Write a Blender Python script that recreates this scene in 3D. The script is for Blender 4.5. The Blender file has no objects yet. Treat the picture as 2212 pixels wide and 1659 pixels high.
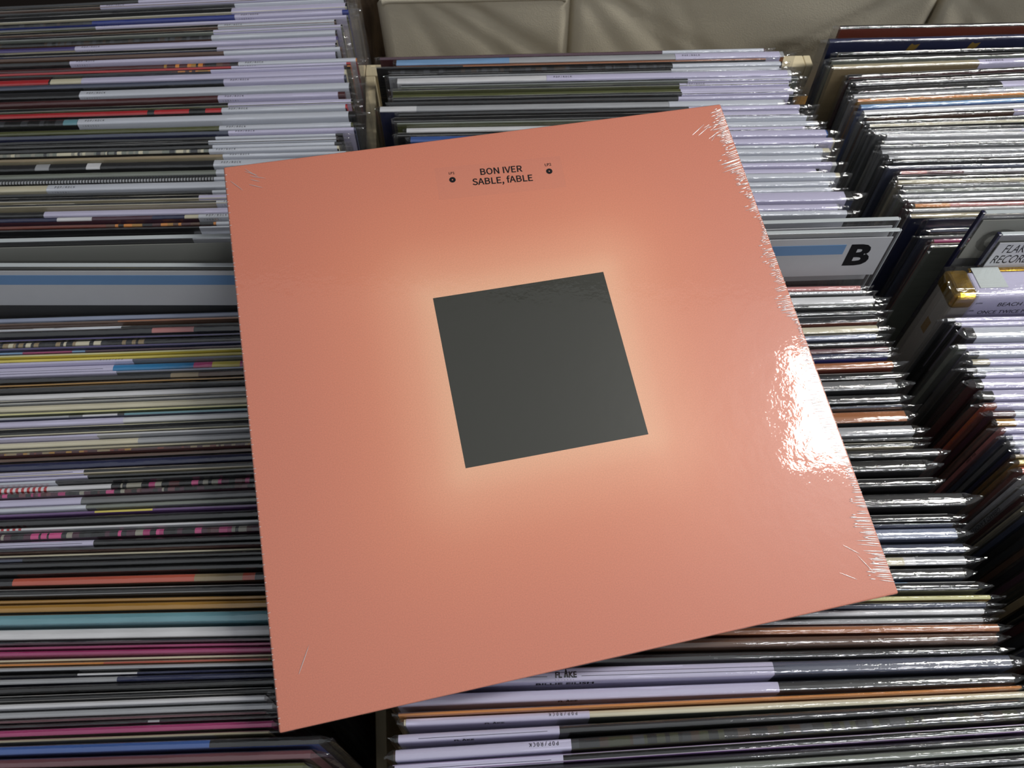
import bpy, math, random, os
from mathutils import Vector, Matrix
random.seed(7)
PI = math.pi
col = bpy.context.scene.collection
sc = bpy.context.scene

# ---------------------------------------------------------------- geometry of the view (2212 x 1659 frame)
F, CX, CY, H = 1660.0, 1106.0, 829.5, 0.4145
vx = Vector((1, -.03, .02)).normalized()                # long direction of the record tops, camera axes (x right, y down, z ahead)
vg = Vector((0, 1.180, 2.104)).normalized()
vg = (vg - vg.dot(vx) * vx).normalized()
vz = -vg
vy = vz.cross(vx)
R = Matrix((vx, vy, vz))                                # camera axes -> world axes
CAM = Vector((0, 0, H))

def ray(x, y):
    return (R @ Vector(((x - CX) / F, (y - CY) / F, 1))).normalized()

def at(x, y, h=0.0):                                    # the point of the photo lying on the level z = h
    d = ray(x, y)
    return CAM + d * ((h - H) / d.z)

def at_y(x, y, Y):                                      # the point of the photo lying on the upright plane y = Y
    d = ray(x, y)
    return CAM + d * (Y / d.y)

# ---------------------------------------------------------------- camera
cd = bpy.data.cameras.new('camera')
cam = bpy.data.objects.new('camera', cd)
col.objects.link(cam)
M = Matrix((R.col[0], -R.col[1], -R.col[2])).transposed().to_4x4()
M.translation = CAM
cam.matrix_world = M
cd.sensor_width = 36
cd.lens = F / 2212 * 36
cd.clip_start = .01
cd.dof.use_dof = True
cd.dof.focus_distance = .40
cd.dof.aperture_fstop = 24
sc.camera = cam

# ---------------------------------------------------------------- world, lamps, exposure
w = bpy.data.worlds.new('world')
sc.world = w
w.use_nodes = True
bg = w.node_tree.nodes['Background']
bg.inputs[0].default_value = (.92, .96, 1, 1)
bg.inputs[1].default_value = .30

def lamp(name, loc, target, sx, sy, power, colour, spread=180):
    d = bpy.data.lights.new(name, 'AREA')
    d.shape = 'RECTANGLE'
    d.size, d.size_y, d.energy, d.color = sx, sy, power, colour
    d.spread = math.radians(spread)
    o = bpy.data.objects.new(name, d)
    col.objects.link(o)
    o.location = loc
    if target is not None:
        o.rotation_euler = (Vector(target) - Vector(loc)).to_track_quat('-Z', 'Y').to_euler()
    return o

lamp('ceiling_or_fill_lamp', (1.71, .50, 1.8), None, 1.20, .34, 52, (1, .985, .93))       # hangs flat under the ceiling, right of the bins
lamp('ceiling_or_fill_lamp', (1.0, 2.05, 1.9), None, 1.05, .30, 19, (1, .99, .95))
lamp('ceiling_or_fill_lamp', (1.55, -1.5, 2.0), None, 1.3, .34, 26, (.97, .98, 1))  # added front fill with no real fixture; brightens the canvas boxes behind
sc.view_settings.view_transform = 'Standard'
sc.view_settings.look = 'None'
sc.view_settings.exposure = 0.0
sc.view_settings.gamma = 1
sc.view_settings.use_curve_mapping = False
try:
    sc.cycles.transparent_max_bounces = 40
    sc.cycles.max_bounces = 10
except Exception:
    pass

# ---------------------------------------------------------------- materials
def srgb(c):
    if isinstance(c, str):
        c = tuple(int(c[i:i + 2], 16) / 255 for i in (0, 2, 4))
    return tuple(v / 12.92 if v <= .04045 else ((v + .055) / 1.055) ** 2.4 for v in c)

def mat(name):
    m = bpy.data.materials.new(name)
    m.use_nodes = True
    nt = m.node_tree
    return m, nt, nt.nodes['Principled BSDF']

def N(nt, kind, **kw):
    n = nt.nodes.new(kind)
    for k, v in kw.items():
        if k.startswith('i_'):
            n.inputs[k[2:].replace('_', ' ')].default_value = v
        else:
            setattr(n, k, v)
    return n

def math_node(nt, op, a, b=None, c=None, clamp=False):
    n = nt.nodes.new('ShaderNodeMath')
    n.operation = op
    n.use_clamp = clamp
    for i, v in enumerate((a, b, c)):
        if v is None:
            continue
        if isinstance(v, (int, float)):
            n.inputs[i].default_value = v
        else:
            nt.links.new(v, n.inputs[i])
    return n.outputs[0]

def plain(name, colour, rough=.5, spec=.5, noise=0.0, scale=200, metal=0, bump=0, bscale=300, stretch=(1, 1, 1)):
    m, nt, p = mat(name)
    c = (*srgb(colour), 1)
    p.inputs['Base Color'].default_value = c
    p.inputs['Roughness'].default_value = rough
    p.inputs['Specular IOR Level'].default_value = spec
    p.inputs['Metallic'].default_value = metal
    tc = N(nt, 'ShaderNodeTexCoord')
    mp = N(nt, 'ShaderNodeMapping')
    mp.inputs['Scale'].default_value = stretch
    nt.links.new(tc.outputs['Object'], mp.inputs[0])
    if noise:
        nz = N(nt, 'ShaderNodeTexNoise', i_Scale=scale, i_Detail=4)
        nt.links.new(mp.outputs[0], nz.inputs['Vector'])
        hs = N(nt, 'ShaderNodeHueSaturation')
        hs.inputs['Color'].default_value = c
        nt.links.new(math_node(nt, 'MULTIPLY_ADD', nz.outputs[0], noise * 2, 1 - noise), hs.inputs['Value'])
        nt.links.new(hs.outputs[0], p.inputs['Base Color'])
    if bump:
        nz = N(nt, 'ShaderNodeTexNoise', i_Scale=bscale, i_Detail=3)
        nt.links.new(mp.outputs[0], nz.inputs['Vector'])
        b = N(nt, 'ShaderNodeBump', i_Strength=bump, i_Distance=.0005)
        nt.links.new(nz.outputs[0], b.inputs['Height'])
        nt.links.new(b.outputs[0], p.inputs['Normal'])
    return m

def printed(name, rough=.42):                            # printed card: its colours come with the mesh
    m, nt, p = mat(name)
    a = N(nt, 'ShaderNodeAttribute', attribute_name='Col')
    tc = N(nt, 'ShaderNodeTexCoord')
    mp = N(nt, 'ShaderNodeMapping')
    mp.inputs['Scale'].default_value = (.12, 1, 1)
    nz = N(nt, 'ShaderNodeTexNoise', i_Scale=260, i_Detail=4)
    nt.links.new(tc.outputs['Object'], mp.inputs[0])
    nt.links.new(mp.outputs[0], nz.inputs['Vector'])
    hs = N(nt, 'ShaderNodeHueSaturation')
    nt.links.new(a.outputs['Color'], hs.inputs['Color'])
    nt.links.new(math_node(nt, 'MULTIPLY_ADD', nz.outputs[0], .5, .72), hs.inputs['Value'])
    nt.links.new(hs.outputs[0], p.inputs['Base Color'])
    p.inputs['Roughness'].default_value = rough
    return m

def film(name, base=.13, edge=.6, rough=.06, haze=.015, bump=.55, scale=(45, 330, 330), dist=.0007, tint=(1, 1, 1)):
    m = bpy.data.materials.new(name)
    m.use_nodes = True
    nt = m.node_tree
    nt.nodes.clear()
    out = N(nt, 'ShaderNodeOutputMaterial')
    tr = N(nt, 'ShaderNodeBsdfTransparent')
    tr.inputs[0].default_value = (*tint, 1)
    gl = N(nt, 'ShaderNodeBsdfGlossy', i_Roughness=rough)
    df = N(nt, 'ShaderNodeBsdfDiffuse')
    df.inputs[0].default_value = (.75, .76, .78, 1)
    tc = N(nt, 'ShaderNodeTexCoord')
    mp = N(nt, 'ShaderNodeMapping')
    mp.inputs['Scale'].default_value = scale
    oi = N(nt, 'ShaderNodeObjectInfo')
    ad = N(nt, 'ShaderNodeVectorMath', operation='ADD')
    nt.links.new(tc.outputs['Object'], mp.inputs[0])
    nt.links.new(mp.outputs[0], ad.inputs[0])
    sx = N(nt, 'ShaderNodeVectorMath', operation='SCALE')
    sx.inputs[0].default_value = (37, 11, 23)
    nt.links.new(oi.outputs['Random'], sx.inputs['Scale'])
    nt.links.new(sx.outputs[0], ad.inputs[1])
    nz = N(nt, 'ShaderNodeTexNoise', i_Scale=1.0, i_Detail=4, i_Roughness=.6)
    nt.links.new(ad.outputs[0], nz.inputs['Vector'])
    b = N(nt, 'ShaderNodeBump', i_Strength=bump, i_Distance=dist)
    nt.links.new(nz.outputs[0], b.inputs['Height'])
    nt.links.new(b.outputs[0], gl.inputs['Normal'])
    lw = N(nt, 'ShaderNodeLayerWeight', i_Blend=.5)
    p4 = math_node(nt, 'POWER', lw.outputs['Facing'], 3.5)
    fac = math_node(nt, 'MULTIPLY_ADD', p4, edge, base, clamp=True)
    m1 = N(nt, 'ShaderNodeMixShader', i_Fac=haze)
    nt.links.new(tr.outputs[0], m1.inputs[1])
    nt.links.new(df.outputs[0], m1.inputs[2])
    m2 = N(nt, 'ShaderNodeMixShader')
    nt.links.new(fac, m2.inputs[0])
    nt.links.new(m1.outputs[0], m2.inputs[1])
    nt.links.new(gl.outputs[0], m2.inputs[2])
    nt.links.new(m2.outputs[0], out.inputs[0])
    return m

PRINT = printed('printed_card')
FILM = film('clear_outer_sleeve')
LAV = plain('lavender_paper', 'c6c2dd', .62, .25, .03, 500)
PALE = plain('pale_blue_paper', 'c9cdd8', .6, .25, .03, 500)
INK = plain('black_ink', '141418', .6, .2)
GREYINK = plain('grey_ink', '4c4c5c', .6, .2)
BLUEINK = plain('blue_ink', '6f93bd', .5, .3, .04, 60)
YELINK = plain('yellow_ink', '8a6f2c', .6, .2)
CREAMWOOD = plain('cream_painted_wood', 'd9cbaa', .55, .3, .04, 60, stretch=(1, 1, .2))
OCHRE = plain('ochre_wood', '8a6426', .6, .3, .12, 40, stretch=(1, 1, .15))

# ---------------------------------------------------------------- object helpers
def mesh(name, verts, faces, materials, smooth=None, colours=None, fm=None):
    me = bpy.data.meshes.new(name)
    me.from_pydata([tuple(v) for v in verts], [], faces)
    for m in materials:
        me.materials.append(m)
    if fm:
        for p, i in zip(me.polygons, fm):
            p.material_index = i
    if smooth is True:
        for p in me.polygons:
            p.use_smooth = True
    elif smooth:
        for p, s in zip(me.polygons, smooth):
            p.use_smooth = s
    if colours:
        ca = me.color_attributes.new('Col', 'FLOAT_COLOR', 'CORNER')
        for p, c in zip(me.polygons, colours):
            for li in p.loop_indices:
                ca.data[li].color = (*c, 1)
    return me

def obj(name, me, parent=None, mw=None):
    o = bpy.data.objects.new(name, me)
    col.objects.link(o)
    if parent is not None:
        o.parent = parent
    if mw is not None:
        o.matrix_local = mw
    return o

def tag(o, label=None, cat=None, group=None, kind=None):
    for k, v in (('label', label), ('category', cat), ('group', group), ('kind', kind)):
        if v:
            o[k] = v
    return o

def box_vf(x0, x1, y0, y1, z0, z1, V, Fc):
    b = len(V)
    V += [(x, y, z) for z in (z0, z1) for y in (y0, y1) for x in (x0, x1)]
    Fc += [tuple(b + i for i in q) for q in ((0, 2, 3, 1), (4, 5, 7, 6), (0, 1, 5, 4), (2, 6, 7, 3), (0, 4, 6, 2), (1, 3, 7, 5))]

def box(name, x0, x1, y0, y1, z0, z1, m, parent=None, bevel=0):
    V, Fc = [], []
    box_vf(x0, x1, y0, y1, z0, z1, V, Fc)
    o = obj(name, mesh(name, V, Fc, [m]), parent)
    if bevel:
        b = o.modifiers.new('bevel', 'BEVEL')
        b.width = bevel
        b.segments = 2
    return o

_txt, _fonts = {}, {}
def font(nm):                                            # Blender's own bundled fonts; its default where they are missing
    if nm not in _fonts:
        _fonts[nm] = None
        for base in ('LOCAL', 'SYSTEM'):
            try:
                p_ = os.path.join(bpy.utils.resource_path(base), 'datafiles', 'fonts', nm)
                if os.path.exists(p_):
                    _fonts[nm] = bpy.data.fonts.load(p_)
                    break
            except Exception:
                pass
    return _fonts[nm]

def text_mesh(s, size, m, mono=0, bold=0, shear=0, width=1.0, face=None):
    key = (s, size, m.name, mono, bold, shear, width, face)
    if key in _txt:
        return _txt[key]
    cu = bpy.data.curves.new('lettering', 'FONT')
    cu.size = size
    fo = font('DejaVuSansMono.woff2' if mono else face) if (mono or face) else None
    if fo:
        cu.font = fo
    cu.align_x = 'LEFT'
    cu.offset = bold
    cu.shear = shear
    cu.resolution_u = 3
    verts, faces = [], []
    def grab(st, dx):
        cu.body = st
        o = bpy.data.objects.new('t', cu)
        col.objects.link(o)
        dg = bpy.context.evaluated_depsgraph_get()
        dg.update()
        me = o.evaluated_get(dg).to_mesh()
        b = len(verts)
        verts.extend([(v.co.x * width + dx, v.co.y, 0) for v in me.vertices])
        faces.extend([tuple(b + i for i in p.vertices) for p in me.polygons])
        o.evaluated_get(dg).to_mesh_clear()
        bpy.data.objects.remove(o)
    if mono:
        for i, ch in enumerate(s):
            if ch != ' ':
                grab(ch, i * mono)
    else:
        grab(s, 0)
    bpy.data.curves.remove(cu)
    me = mesh('lettering', verts, faces, [m])
    _txt[key] = me
    return me

def frame(o, ex, ey, ez=None):
    ex, ey = Vector(ex), Vector(ey)
    ez = ex.cross(ey) if ez is None else Vector(ez)
    m = Matrix((ex, ey, ez)).transposed().to_4x4()
    m.translation = Vector(o)
    return m

PAL = dict(black='0e0e10', charcoal='242528', grey='75777a', silver='a9abb0', white='dcdce0', cream='d6cfb6', beige='b3a98e', tan='9a8765',
           brown='5e402e', maroon='4d1f22', red='b8262e', coral='c05a44', orange='d98a35', gold='ad8031', yellow='e3d25c', olive='54582f',
           green='5f7a4c', sage='7f857c', moss='34371f', umber='3a2c22', graphite='3a3c41', bone='9a978a', teal='6fa0ac', sky='7fa6d0', blue='3d5fa4', cobalt='27378c', navy='20264e', slate='494f66',
           purple='4b3f7c', violet='6f4a86', plum='4a2438', magenta='a8326f', pink='cf4f8c', mauve='6b4048', lilac='c6c2dd', azure='2d86bd',
           dusk='8891ab', rose='c77f7c', copper='a9683a', lemon='dcd79a', rust='7a3420')
RGB = {k: srgb(v) for k, v in PAL.items()}
WORD = dict(black='black', charcoal='charcoal', grey='grey', silver='silver grey', white='white', cream='cream', beige='beige', tan='tan', brown='brown',
            maroon='dark maroon', red='red', coral='coral', orange='orange', gold='gold', yellow='yellow', olive='olive green', green='green',
            sage='sage grey', moss='moss green', umber='umber', graphite='graphite', bone='bone', teal='pale teal', sky='light blue', blue='blue', cobalt='cobalt blue', navy='navy', slate='slate', purple='purple',
            violet='violet', plum='plum', magenta='magenta', pink='pink', mauve='mauve', lilac='lavender', azure='bright blue', dusk='dusty blue',
            rose='dusty rose', copper='copper', lemon='pale yellow', rust='rust brown')
ORD = ['', 'first', 'second', 'third', 'fourth', 'fifth', 'sixth', 'seventh', 'eighth', 'ninth', 'tenth', 'eleventh', 'twelfth', 'thirteenth', 'fourteenth',
       'fifteenth', 'sixteenth', 'seventeenth', 'eighteenth', 'nineteenth']
def ordinal(n):
    if n < 20:
        return ORD[n]
    t, u = divmod(n, 10)
    tens = {2: 'twenty', 3: 'thirty', 4: 'forty', 5: 'fifty', 6: 'sixty', 7: 'seventy', 8: 'eighty', 9: 'ninety'}[t]
    return (tens[:-1] + 'ieth') if u == 0 else tens + '-' + ORD[u]

# ---------------------------------------------------------------- the place: floor, back wall, crates, canvas boxes behind
DARKWALL = plain('dark_wall_paint', '2b2522', .8, .2, .06, 20)
FLOORM = plain('dark_floor', '3a3129', .6, .3, .15, 12, stretch=(.3, 1, 1))
box('floor', -2, 3, -1.5, 2.2, -.40, -.36, FLOORM)['kind'] = 'structure'
box('wall_back', -2, 3, 1.05, 1.10, -.36, 2.4, DARKWALL)['kind'] = 'structure'

def crate(name, label, x0, x1, y0, y1, zb, rail, walls, m, inner):
    r = obj(name, None)
    r.location = ((x0 + x1) / 2, (y0 + y1) / 2, -.36)
    tag(r, label, 'record bin', 'wooden record bins')
    inv = Matrix.Translation(-r.location)
    def part(nm, V, Fc, mm):
        o = obj(nm, mesh(nm, [tuple(inv @ Vector(v)) for v in V], Fc, [mm]), r)
        b = o.modifiers.new('bevel', 'BEVEL'); b.width = .0008; b.segments = 2
        return o
    V, Fc = [], []; box_vf(x0, x1, y0, y1, -.36, -.345, V, Fc); part('bottom_board', V, Fc, inner)
    V, Fc = [], []; box_vf(x0, x1, y1 - .014, y1, -.345, rail, V, Fc); part('back_board', V, Fc, m)
    V, Fc = [], []; box_vf(x0, x1, y0, y0 + .014, -.345, -.20, V, Fc); part('front_board', V, Fc, m)
    for (xa, xb, w_, zf, zb_) in walls:                      # side wall sloping down to the front; xa at the back, xb at the front
        yb, yf = y1 - .0145, y0 + .0145
        V = [(xb, yf, -.345), (xb + w_, yf, -.345), (xa, yb, -.345), (xa + w_, yb, -.345), (xb, yf, zf), (xb + w_, yf, zf), (xa, yb, zb_), (xa + w_, yb, zb_)]
        part('side_board', V, [(0, 2, 3, 1), (4, 5, 7, 6), (0, 1, 5, 4), (2, 6, 7, 3), (0, 4, 6, 2), (1, 3, 7, 5)], m)
    return r, part

cr, part = crate('record_bin', 'cream painted wooden record bin holding the centre row of records', -.1030, .2720, -.10, .562, -.36, -.024,
                 [(-.1030, -.1030, .0085, -.31, -.024), (.264, .292, .008, -.25, -.13)], CREAMWOOD, OCHRE)
crate('record_bin', 'wooden record bin holding the row of records at the right edge', .3005, .78, -.10, .612, -.36, -.11,
      [(.771, .771, .009, -.2, -.11)], OCHRE, OCHRE)
V, Fc = [], []; box_vf(-.1155, -.1035, .548, .562, -.046, -.024, V, Fc); part('rail_end', V, Fc, CREAMWOOD)
V, Fc = [], []; box_vf(-.1145, -.1035, .556, .562, -.345, -.0465, V, Fc); part('back_panel', V, Fc, OCHRE)
V, Fc = [], []; box_vf(.2722, .2785, .548, .562, -.046, -.024, V, Fc); part('rail_end', V, Fc, CREAMWOOD)
crate('record_bin', 'wooden record bin holding the row of records along the left edge', -.50, -.1160, -.10, .70, -.36, -.09,
      [(-.50, -.50, .009, -.2, -.09)], OCHRE, OCHRE)

def wood_post():
    m, nt, p = mat('dark_knotty_wood')
    tc = N(nt, 'ShaderNodeTexCoord'); mp = N(nt, 'ShaderNodeMapping'); mp.inputs['Scale'].default_value = (60, 60, 14)
    nz = N(nt, 'ShaderNodeTexNoise', i_Scale=1.0, i_Detail=3, i_Distortion=1.2)
    cr_ = N(nt, 'ShaderNodeValToRGB')
    cr_.color_ramp.elements[0].position = .36; cr_.color_ramp.elements[0].color = (*srgb('2a1e1c'), 1)
    cr_.color_ramp.elements[1].position = .66; cr_.color_ramp.elements[1].color = (*srgb('8a745c'), 1)
    nt.links.new(tc.outputs['Object'], mp.inputs[0]); nt.links.new(mp.outputs[0], nz.inputs['Vector'])
    nt.links.new(nz.outputs[0], cr_.inputs[0]); nt.links.new(cr_.outputs[0], p.inputs['Base Color'])
    p.inputs['Roughness'].default_value = .6
    o = box('timber_post', -.135, -.0985, .655, .70, -.36, .25, m, bevel=.001)
    tag(o, 'dark knotty timber post standing between left records and beige canvas box', 'post')
wood_post()

CANVAS = plain('beige_canvas', 'cfc6b2', .9, .1, .04, 90, bump=.4, bscale=900)
def canvas_box(label, x0, x1, ztop, seed, radius=.012):
    r = obj('canvas_box', None)
    r.location = ((x0 + x1) / 2, .70, -.36)
    tag(r, label, 'storage box', 'canvas storage boxes behind the bins')
    inv = Matrix.Translation(-r.location)
    rnd = random.Random(seed)
    folds = [(rnd.uniform(0, 1), rnd.uniform(-.35, .35), rnd.uniform(.004, .009), rnd.uniform(.008, .02)) for _ in range(9)]
    nx, nz = 70, 44
    zb = -.36
    V, Fc = [], []
    for j in range(nz + 1):
        tz = j / nz
        for i in range(nx + 1):
            tx = i / nx
            x = x0 + (x1 - x0) * tx
            dx = min(x - x0, x1 - x)
            zt = ztop - (radius - math.sqrt(max(0, radius ** 2 - (radius - dx) ** 2)) if dx < radius else 0) * .6
            z = zt - (zt - zb) * tz ** 1.6
            dz = zt - z
            y = .625
            edge = min(1, dx / .006)
            for u, sl_, wd, dp in folds:                # folds fanning down from the corners and hem
                for cx, sg in ((x0, 1), (x1, -1)) if sl_ > .12 and x1 - x0 > .2 else (((x0, 1),) if sl_ > -.1 else ()):
                    c_ = cx + sg * (u * .10 + dz * (.35 + abs(sl_) * 4))
                    y += .15 * dp * math.exp(-((x - c_) / (wd * (1 + dz * 12))) ** 2) * min(1, dz / .012) * .55
            y += .0016 * math.sin(x * 31 + seed) * min(1, dz / .03)
            y += (1 - edge) * .006
            V.append(tuple(inv @ Vector((x, y, z))))
    for j in range(nz):
        for i in range(nx):
            a = j * (nx + 1) + i
            Fc.append((a, a + nx + 1, a + nx + 2, a + 1))
    f = obj('front_panel', mesh('front_panel', V, Fc, [CANVAS], smooth=True), r)
    so = f.modifiers.new('thickness', 'SOLIDIFY'); so.thickness = .0015; so.offset = 1
    # folded hem: a rounded roll along the top of the panel
    V, Fc = [], []
    for i in range(61):
        x = x0 + .004 + (x1 - x0 - .008) * i / 60
        dx = min(x - x0, x1 - x)
        zt = ztop - (radius - math.sqrt(max(0, radius ** 2 - (radius - dx) ** 2)) if dx < radius else 0) * .6
        for k in range(8):
            a = 2 * PI * k / 8
            V.append(tuple(inv @ Vector((x, .6245 + .0022 * math.cos(a), zt - .001 + .0032 * math.sin(a)))))
    for i in range(60):
        for k in range(8):
            Fc.append((i * 8 + k, i * 8 + (k + 1) % 8, (i + 1) * 8 + (k + 1) % 8, (i + 1) * 8 + k))
    obj('hem', mesh('hem', V, Fc, [CANVAS], smooth=True), r)
    V, Fc = [], []
    box_vf(x0 + .001, x0 + .003, .630, .80, zb, ztop - .008, V, Fc)
    box_vf(x1 - .003, x1 - .001, .630, .80, zb, ztop - .008, V, Fc)
    box_vf(x0 + .003, x1 - .003, .797, .80, zb, ztop - .008, V, Fc)
    box_vf(x0 + .003, x1 - .003, .640, .797, zb, zb + .003, V, Fc)
    obj('side_panels', mesh('side_panels', [tuple(inv @ Vector(v)) for v in V], Fc, [CANVAS]), r)
canvas_box('beige canvas storage box beside the dark timber post', -.0945, .0750, -.0065, 3)
canvas_box('wide beige canvas storage box in the middle of the three', .0765, .4090, -.0015, 8)
canvas_box('beige canvas storage box behind the right bin', .4125, .76, -.004, 12)

# ---------------------------------------------------------------- the record: a jacket in a clear outer sleeve, some with a paper band over the top edge
LEAN = math.radians(5.4)
HT = .315                                               # a twelve-inch jacket
W = .315

def profile(t, off, dback, dfront, crown=.0002, n=4):
    """(y, z) from the back down over the top to the front down; top edge at z = HT; the body fills y in [-t, 0]"""
    r = min(t * .42, .0011)
    P = [(off, HT - dback)]
    for k in range(n):
        a = PI / 2 * k / (n - 1)
        P.append((-r + (r + off) * math.cos(a), HT - r + (r + off) * math.sin(a)))
    P.append((-t / 2, HT + off + crown))
    for k in range(n):
        a = PI / 2 * (1 - k / (n - 1))
        P.append((-t + r - (r + off) * math.cos(a), HT - r + (r + off) * math.sin(a)))
    P.append((-t - off, HT - dfront))
    return P

def sweep(P, xs, closed_ends=True, fn=None):
    V, Fc = [], []
    n = len(P)
    for i, x in enumerate(xs):
        for j, (y, z) in enumerate(P):
            V.append(fn(i, j, x, y, z) if fn else (x, y, z))
    for i in range(len(xs) - 1):
        for j in range(n - 1):
            a = i * n + j
            Fc.append((a, a + 1, a + n + 1, a + n))
    if closed_ends:
        Fc.append(tuple(range(n - 1, -1, -1)))
        Fc.append(tuple((len(xs) - 1) * n + j for j in range(n)))
    return V, Fc

def jacket(t, segs, front, openp):
    """segs: [(x_from_local, colour)], sorted; a slot between two boards when openp"""
    xs = [-W / 2] + [s[0] for s in segs[1:] if -W / 2 < s[0] < W / 2] + [W / 2]
    if openp and t > .0022:
        b = .00055
        P = [(0, 0), (0, HT - .0002), (-.0002, HT), (-b, HT), (-b, HT - .007), (-t + b, HT - .007), (-t + b, HT), (-t + .0002, HT), (-t, HT - .0002), (-t, 0)]
    else:
        P = profile(t, 0, HT, HT)
    n = len(P)
    V, Fc = sweep(P, xs)
    C = []
    cols = [s[1] for s in segs]
    k0 = 0
    segx = [s for s in segs if s[0] > -W / 2 + 1e-6]
    seq = [cols[0]] + [s[1] for s in segx if s[0] < W / 2]
    for i in range(len(xs) - 1):
        c = seq[min(i, len(seq) - 1)]
        for j in range(n - 1):
            mid_z = (P[j][1] + P[j + 1][1]) / 2
            mid_y = (P[j][0] + P[j + 1][0]) / 2
            if openp and t > .0022:
                if j in (2, 6):
                    C.append(tuple(min(1, v * .5 + .28) for v in c))
                elif j == 4:
                    C.append(RGB['silver'] if t > .0035 else RGB['charcoal'])
                elif j in (3, 5):
                    C.append(RGB['charcoal'])
                else:
                    C.append(front if j > 5 else c)
            else:
                C.append(front if (mid_z < HT - .0012 and mid_y < -t * .8) else c)
    C += [front, seq[-1]]
    me = mesh('jacket', V, Fc, [PRINT], colours=C)
    return me

def outer(t, el, er, rnd, nx=22, baggy=0.0):
    """clear outer sleeve: el, er = how far it reaches past the jacket left and right"""
    off = .0004
    P = profile(t, off, HT - .001, HT - .001, crown=.00035 + baggy, n=3)
    P.insert(1, (off, HT - .05))
    P.insert(2, (off, HT - .012))
    P.insert(-1, (-t - off, HT - .012))
    P.insert(-1, (-t - off, HT - .05))
    xs, ks = [], []
    def ends(e, sgn):
        if e > .003:
            st = [(.15, .92), (.4, .7), (.65, .45), (.85, .28), (1, .12)]
        else:
            st = [(.5, .8), (1, .5)]
        return [(sgn * (W / 2 + .0006 + a * e), k) for a, k in st]
    L = ends(el, -1)[::-1]
    Rr = ends(er, 1)
    xs = [a for a, k in L] + [-W / 2 - .0005 + (W + .001) * i / nx for i in range(nx + 1)] + [a for a, k in Rr]
    ks = [k for a, k in L] + [1] * (nx + 1) + [k for a, k in Rr]
    skl, skr = rnd.uniform(-.25, .25), rnd.uniform(-.25, .25)
    drop = rnd.uniform(.0, .3)
    ph = rnd.uniform(0, 9)
    nP = len(P)
    def fn(i, j, x, y, z):
        k = ks[i]
        if k == 1:
            jz = (.00018 * math.sin(x * 47 + ph) + rnd.uniform(-.0001, .0001)) if 3 <= j <= nP - 4 else 0
            return (x, y + (rnd.uniform(-.00008, .00008) if 2 < j < nP - 3 else 0), z + jz)
        yc = -t / 2 + ((skr if x > 0 else skl) * (1 - k)) * t
        amp = (1 - k) * .0007
        hi = z > HT - .02
        return (x + (rnd.uniform(-1, 1) * amp if hi else 0), yc + (y - yc) * k + rnd.uniform(-amp, amp) * .7, z - (drop * (1 - k) * .004 if hi else 0) + (rnd.uniform(-amp, amp) if hi else 0))
    V, Fc = sweep(P, xs, False, fn)
    npf = nP - 1
    nl, nr = len(L), len(Rr)
    sm = []
    for i in range(len(xs) - 1):
        s = nl <= i < nl + nx
        sm += [s] * npf
    return mesh('outer_sleeve', V, Fc, [FILM], smooth=sm)

COUNT = {}
ALL = []
def record(P, ux, t, segs, front, band=None, text=None, openp=False, el=.003, er=.008, plastic=True, nx=22, baggy=0.0, bands_down=.05):
    """P: top back left corner in the world; ux: direction of the top edge"""
    uz = Vector((0, math.sin(LEAN), math.cos(LEAN)))
    uy = uz.cross(ux).normalized()
    uz = ux.cross(uy).normalized()
    o = P + ux * (W / 2) - uz * HT
    root = obj('vinyl_record', None)
    root.empty_display_size = .02
    root.matrix_world = frame(o, ux, uy, uz)
    rnd = random.Random(len(ALL) * 13 + 5)
    jk = obj('jacket', jacket(t, segs, front, openp), root)
    bo = None
    if band:
        x0, x1, tint = band
        Pb = profile(t, .0002, .03, bands_down, crown=.00015)
        n = max(2, int((x1 - x0) / .05))
        V, Fc = sweep(Pb, [x0 + (x1 - x0) * i / n for i in range(n + 1)], False)
        bo = obj('paper_band', mesh('paper_band', V, Fc, [LAV if tint == 'L' else PALE], smooth=True), root)
        if text:
            kind, num = text[0], text[1:]
            sz = min(.0036, max(.0022, t * .98))
            zt = HT + .00050
            if kind == 'P':
                a = text_mesh('POP/ROCK', sz, INK, mono=.0019, width=.85)
                obj('lettering', a, bo, frame((x0 + .0055, -t * .5 - sz * .38, zt), (1, 0, 0), (0, 1, 0)))
                if num:
                    b = text_mesh('(' + num + ')', .0024, INK, mono=.0019, width=.85)
                    obj('lettering', b, bo, frame((x0 + .0035, -t - .00035, HT - .0026), (1, 0, 0), (0, 0, 1)))
            elif kind == 'U':
                a = text_mesh('POP/ROCK', sz, INK, mono=.0019, width=.85)
                obj('lettering', a, bo, frame((x1 - .006, -t * .5 + sz * .42, zt), (-1, 0, 0), (0, -1, 0)))
                if num and t > .005:
                    b = text_mesh('(' + num + ')', sz * .8, INK, mono=.0018, width=.85)
                    obj('lettering', b, bo, frame((x1 - .005, -t * .5 + sz * 1.1, zt), (-1, 0, 0), (0, -1, 0)))
            elif kind == 'l':
                V, Fc = [], []
                box_vf(x0 + .01, x1 - .006, -t * .72, -t * .72 + .00018, HT + .00042, HT + .00046, V, Fc)
                obj('printed_line', mesh('printed_line', V, Fc, [GREYINK]), bo)
    if plastic:
        obj('outer_sleeve', outer(t, el, er, rnd, nx=nx, baggy=baggy), root)
    ALL.append(root)
    return root, bo

# ---------------------------------------------------------------- reading the stacks (one line per record, back to front)
# y of the back top edge | spine colours ("x:colour" where it changes) | front colour | band | lettering | jacket end x | flags
def interp(tab, y):
    if y <= tab[0][0]:
        return tab[0][1]
    for (a, u), (b, v) in zip(tab, tab[1:]):
        if y <= b:
            return u + (v - u) * (y - a) / (b - a)
    return tab[-1][1]

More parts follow.
